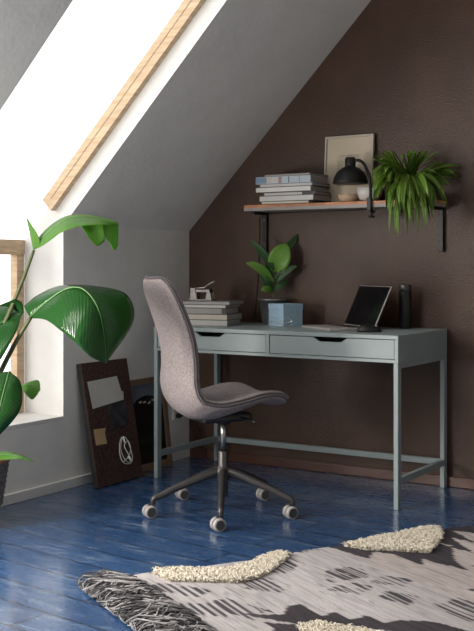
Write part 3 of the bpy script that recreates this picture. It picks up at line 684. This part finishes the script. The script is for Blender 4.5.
# ------------------------------------------------------------------ rug
RC = Vector((1.09, -2.2, 0)); ra = math.radians(60.5); E1 = Vector((math.cos(ra), math.sin(ra), 0)); E2 = Vector((math.sin(ra), -math.cos(ra), 0))
rug = thing('rug', 'grey woven wool rug with dark zigzags, cream shag patches and fringe on the blue floor', 'rug', RC, ra-PI/2+PI/2)
# local frame: x along E1, y = -E2
def inpoly(u, v, P):
    c = False; n = len(P)
    for i in range(n):
        (x1, y1), (x2, y2) = P[i], P[i-1]
        if (y1 > v) != (y2 > v) and u < (x2-x1)*(v-y1)/(y2-y1)+x1: c = not c
    return c
SOL = [[(.97, -.05), (1.0, .05), (1.033, .195), (1.09, .13), (1.137, .192), (1.137, .365), (1.19, .30), (1.23, .50), (1.30, .33), (1.395, .19), (1.36, .08), (1.40, .31), (1.46, .10), (1.49, .22), (1.536, .04), (1.60, .14), (1.68, .02), (1.8, .1), (1.9, -.05)],
 [(.33, .50), (.44, .56), (.50, .50), (.54, .50), (.55, .62), (.60, .61), (.60, .69), (.66, .68), (.67, .76), (.73, .77), (.80, .84), (.84, 1.0), (.66, 1.0), (.64, .83), (.55, .73), (.44, .66)],
 [(.36, .60), (.44, .66), (.42, .76), (.34, .76)],
 [(1.28, .45), (1.36, .42), (1.34, .52)], [(1.40, .38), (1.5, .36), (1.45, .48)]]
HAT = [[(.80, .235), (.965, .245), (.90, .385), (.735, .36)], [(.69, .42), (.79, .38), (.85, .475), (.765, .515)], [(.86, .43), (.95, .39), (1.01, .48), (.93, .535)], [(.79, .57), (.85, .535), (.915, .645), (.828, .675)], [(.27, .38), (.36, .36), (.42, .50), (.34, .58)],
 [(.156, .36), (.212, .35), (.30, .40), (.30, .53), (.22, .46), (.17, .48)], [(.40, .50), (.44, .49), (.43, .53)], [(.16, .15), (.24, .13), (.36, .27), (.28, .33)], [(.50, .20), (.60, .22), (.56, .40), (.46, .30)], [(.60, .05), (.80, .02), (.80, .10), (.66, .20)],
 [(.90, .72), (1.01, .70), (1.05, .85), (.88, .90)], [(1.08, .66), (1.2, .62), (1.15, .80)], [(.24, -.02), (.42, -.02), (.40, .05), (.28, .03)], [(1.2, .58), (1.32, .60), (1.25, .68)], [(.82, -.04), (.96, -.05), (.94, .02), (.86, .02)]]
UL, VL = 2.25, 1.5; du = .0065; dv = .011
nu = int((UL-.10)/du); nv = int(VL/dv)
rn = random.Random(5)
line = [[rn.random() for _ in range(nv//9+3)] for _ in range(nu+1)]
hatch = [(i % 4 < 2) if rn.random() < .7 else rn.random() < .5 for i in range(nu+1)]
def lineval(i, j):
    f = j/9+ (i*37 % 9)/9; k = int(f); t = f-k; return line[i][k]*(1-t)+line[i][k+1]*t
bm = NB(); cl = bm.verts.layers.float_color.new('weave'); grid = []
def rz_(u, v):
    return .0145+.003*math.sin(u*5+v*3)+.002*math.sin(v*11-u*4)+.0015*math.sin(u*17+1)
for i in range(nu+1):
    row = []
    for j in range(nv+1):
        u = .10+i*du; v = j*dv
        edge = -.012*math.sin(u*7.5)+.01*math.sin(u*19) - .01
        vv = v+edge*(1-v/VL)
        g = lineval(i, j); base = Vector((.52, .49, .495))*(1-.34*g)
        warm = .5+.5*math.sin(u*9+v*2+1.0); base = base*(.90+.12*warm)
        if u > 1.0: base = Vector((base.x*1.0, base.y*.95, base.z*.91))
        cc = base
        if any(inpoly(u+(g-.5)*.012, v, P) for P in SOL): cc = Vector((.038, .034, .039))*(1+.6*g)
        elif any(inpoly(u, v+(g-.5)*.02, P) for P in HAT) and hatch[i] and g < .85: cc = Vector((.045, .042, .05))*(1+g)
        elif g < .20: cc = base*(.45+2*g)
        p = bm.verts.new((u, -vv, rz_(u, vv))); p[cl] = (*cc, 1); row.append(p)
    grid.append(row)
for i in range(nu):
    for j in range(nv):
        f = bm.faces.new((grid[i][j], grid[i+1][j], grid[i+1][j+1], grid[i][j+1])); f.smooth = True
solid(obj('weave', bm, color_attr_mat(), rug), .006, -1)
def strands(name, mats, gen, count, parent, r0, seed=1):
    bm = NB(); r = random.Random(seed)
    for _ in range(count):
        pts = gen(r); tube(bm, pts, [r0, r0*.8, r0*.35], 5, 4, cap=False)
    o = obj(name, bm, mats, parent); o['kind'] = 'stuff'; return o
def fr(r):
    v = r.uniform(-.0, VL); u = r.uniform(.10, .20); L = r.uniform(.09, .17); s = r.uniform(-.11, .04); h = r.uniform(.014, .040); w = r.uniform(-.03, .03)
    return [(u, -v, rz_(u, v)+.004), (u-L*.3, -(v+s*.2+w), h+.004), (u-L*.65, -(v+s*.7-w), h*.8+.003), (max(u-L, -.0), -max(v+s+w, -.01), .006)]
fd = mat('dark_fringe', (.06, .057, .062), 1, var=.3); fl = mat('pale_fringe', (.27, .26, .265), 1, var=.35)
strands('fringe', fd, fr, 800, rug, .0038, 1); strands('fringe', fl, fr, 900, rug, .0036, 2)
SHAG = [[(.255, -.045), (.235, .02), (.25, .10), (.34, .165), (.429, .215), (.514, .20), (.60, .145), (.70, .07), (.765, .0), (.74, -.035), (.68, -.02), (.58, .035), (.484, .068), (.40, .04), (.33, -.01)],
 [(1.04, .0), (1.08, .09), (1.146, .14), (1.258, .235), (1.34, .17), (1.44, .09), (1.51, -.02), (1.44, -.05), (1.33, -.035), (1.188, -.015), (1.10, .0)],
 [(.385, .70), (.40, .64), (.47, .635), (.545, .74), (.60, .85), (.52, .95), (.42, .85)]]
SHAG[0] = [(u+.028, v+.012) for u, v in SHAG[0]]; SHAG[2] = [(u+.02, v+.045) for u, v in SHAG[2]]
for k, P in enumerate(SHAG):
    us = [p[0] for p in P]; vs_ = [p[1] for p in P]
    def g(r, P=P, us=us, vs_=vs_):
        while True:
            u = r.uniform(min(us), max(us)); v = r.uniform(min(vs_), max(vs_))
            if inpoly(u, v, P): break
        z0 = rz_(u, v); a = r.uniform(0, 2*PI); l = r.uniform(.004, .012); h = r.uniform(.007, .016)
        return [(u, -v, z0), (u+l*.4*math.cos(a), -v+l*.4*math.sin(a), z0+h*.8), (u+l*math.cos(a), -v+l*math.sin(a), z0+h), (u+l*1.7*math.cos(a), -v+l*1.7*math.sin(a), z0+h*.75)]
    strands('shag_patch', shag, g, (5200, 5200, 2400)[k], rug, .0027, 10+k)

# ------------------------------------------------------------------ light
wd = bpy.data.worlds.new('sky'); sc.world = wd; wd.use_nodes = True; nt = wd.node_tree; bg = nt.nodes['Background']
# hazy sky, much brighter around the veiled sun in front and to the left of the room
tc = nt.nodes.new('ShaderNodeTexCoord'); dt = nt.nodes.new('ShaderNodeVectorMath'); dt.operation = 'DOT_PRODUCT'
dt.inputs[1].default_value = Vector((-.66, -.66, .42)).normalized(); nt.links.new(tc.outputs['Generated'], dt.inputs[0])
mxm = nt.nodes.new('ShaderNodeMath'); mxm.operation = 'MAXIMUM'; mxm.inputs[1].default_value = 0; nt.links.new(dt.outputs['Value'], mxm.inputs[0])
pw = nt.nodes.new('ShaderNodeMath'); pw.operation = 'POWER'; pw.inputs[1].default_value = 14; nt.links.new(mxm.outputs[0], pw.inputs[0])
ma = nt.nodes.new('ShaderNodeMath'); ma.operation = 'MULTIPLY_ADD'; ma.inputs[1].default_value = 5; ma.inputs[2].default_value = 1.7; nt.links.new(pw.outputs[0], ma.inputs[0])
cr = nt.nodes.new('ShaderNodeMix'); cr.data_type = 'RGBA'; cr.inputs['A'].default_value = (1, .985, .96, 1); cr.inputs['B'].default_value = (1, .93, .85, 1)
nt.links.new(pw.outputs[0], cr.inputs['Factor']); nt.links.new(cr.outputs['Result'], bg.inputs[0]); nt.links.new(ma.outputs[0], bg.inputs[1])
# added fill lights, set in the invented second window out of view
for nm, loc, sx_, sy_, en, dr in (('roof_window_daylight', (.52, -3.42, 1.86), 1.5, 1.2, 42, (-math.sin(TH), 0, math.cos(TH))), ('low_window_daylight', (-.05, -2.95, .84), .5, .5, 52, (-.8, -.9, 0))):
    al = bpy.data.lights.new(nm, 'AREA'); alo = bpy.data.objects.new(nm, al); col.objects.link(alo)
    al.shape = 'RECTANGLE'; al.size = sx_; al.size_y = sy_; al.energy = en; al.color = (1, .94, .87)
    alo.location = loc; alo.rotation_euler = Vector(dr).to_track_quat('Z', 'X' if nm[0] == 'r' else 'Y').to_euler()
sc.view_settings.view_transform = 'Standard'; sc.view_settings.look = 'None'; sc.view_settings.gamma = 1; sc.view_settings.use_curve_mapping = False
sc.view_settings.exposure = 0
sc.cycles.use_denoising = True; sc.cycles.max_bounces = 10; sc.cycles.diffuse_bounces = 6; sc.cycles.caustics_refractive = False
sc.cycles.sample_clamp_indirect = 8
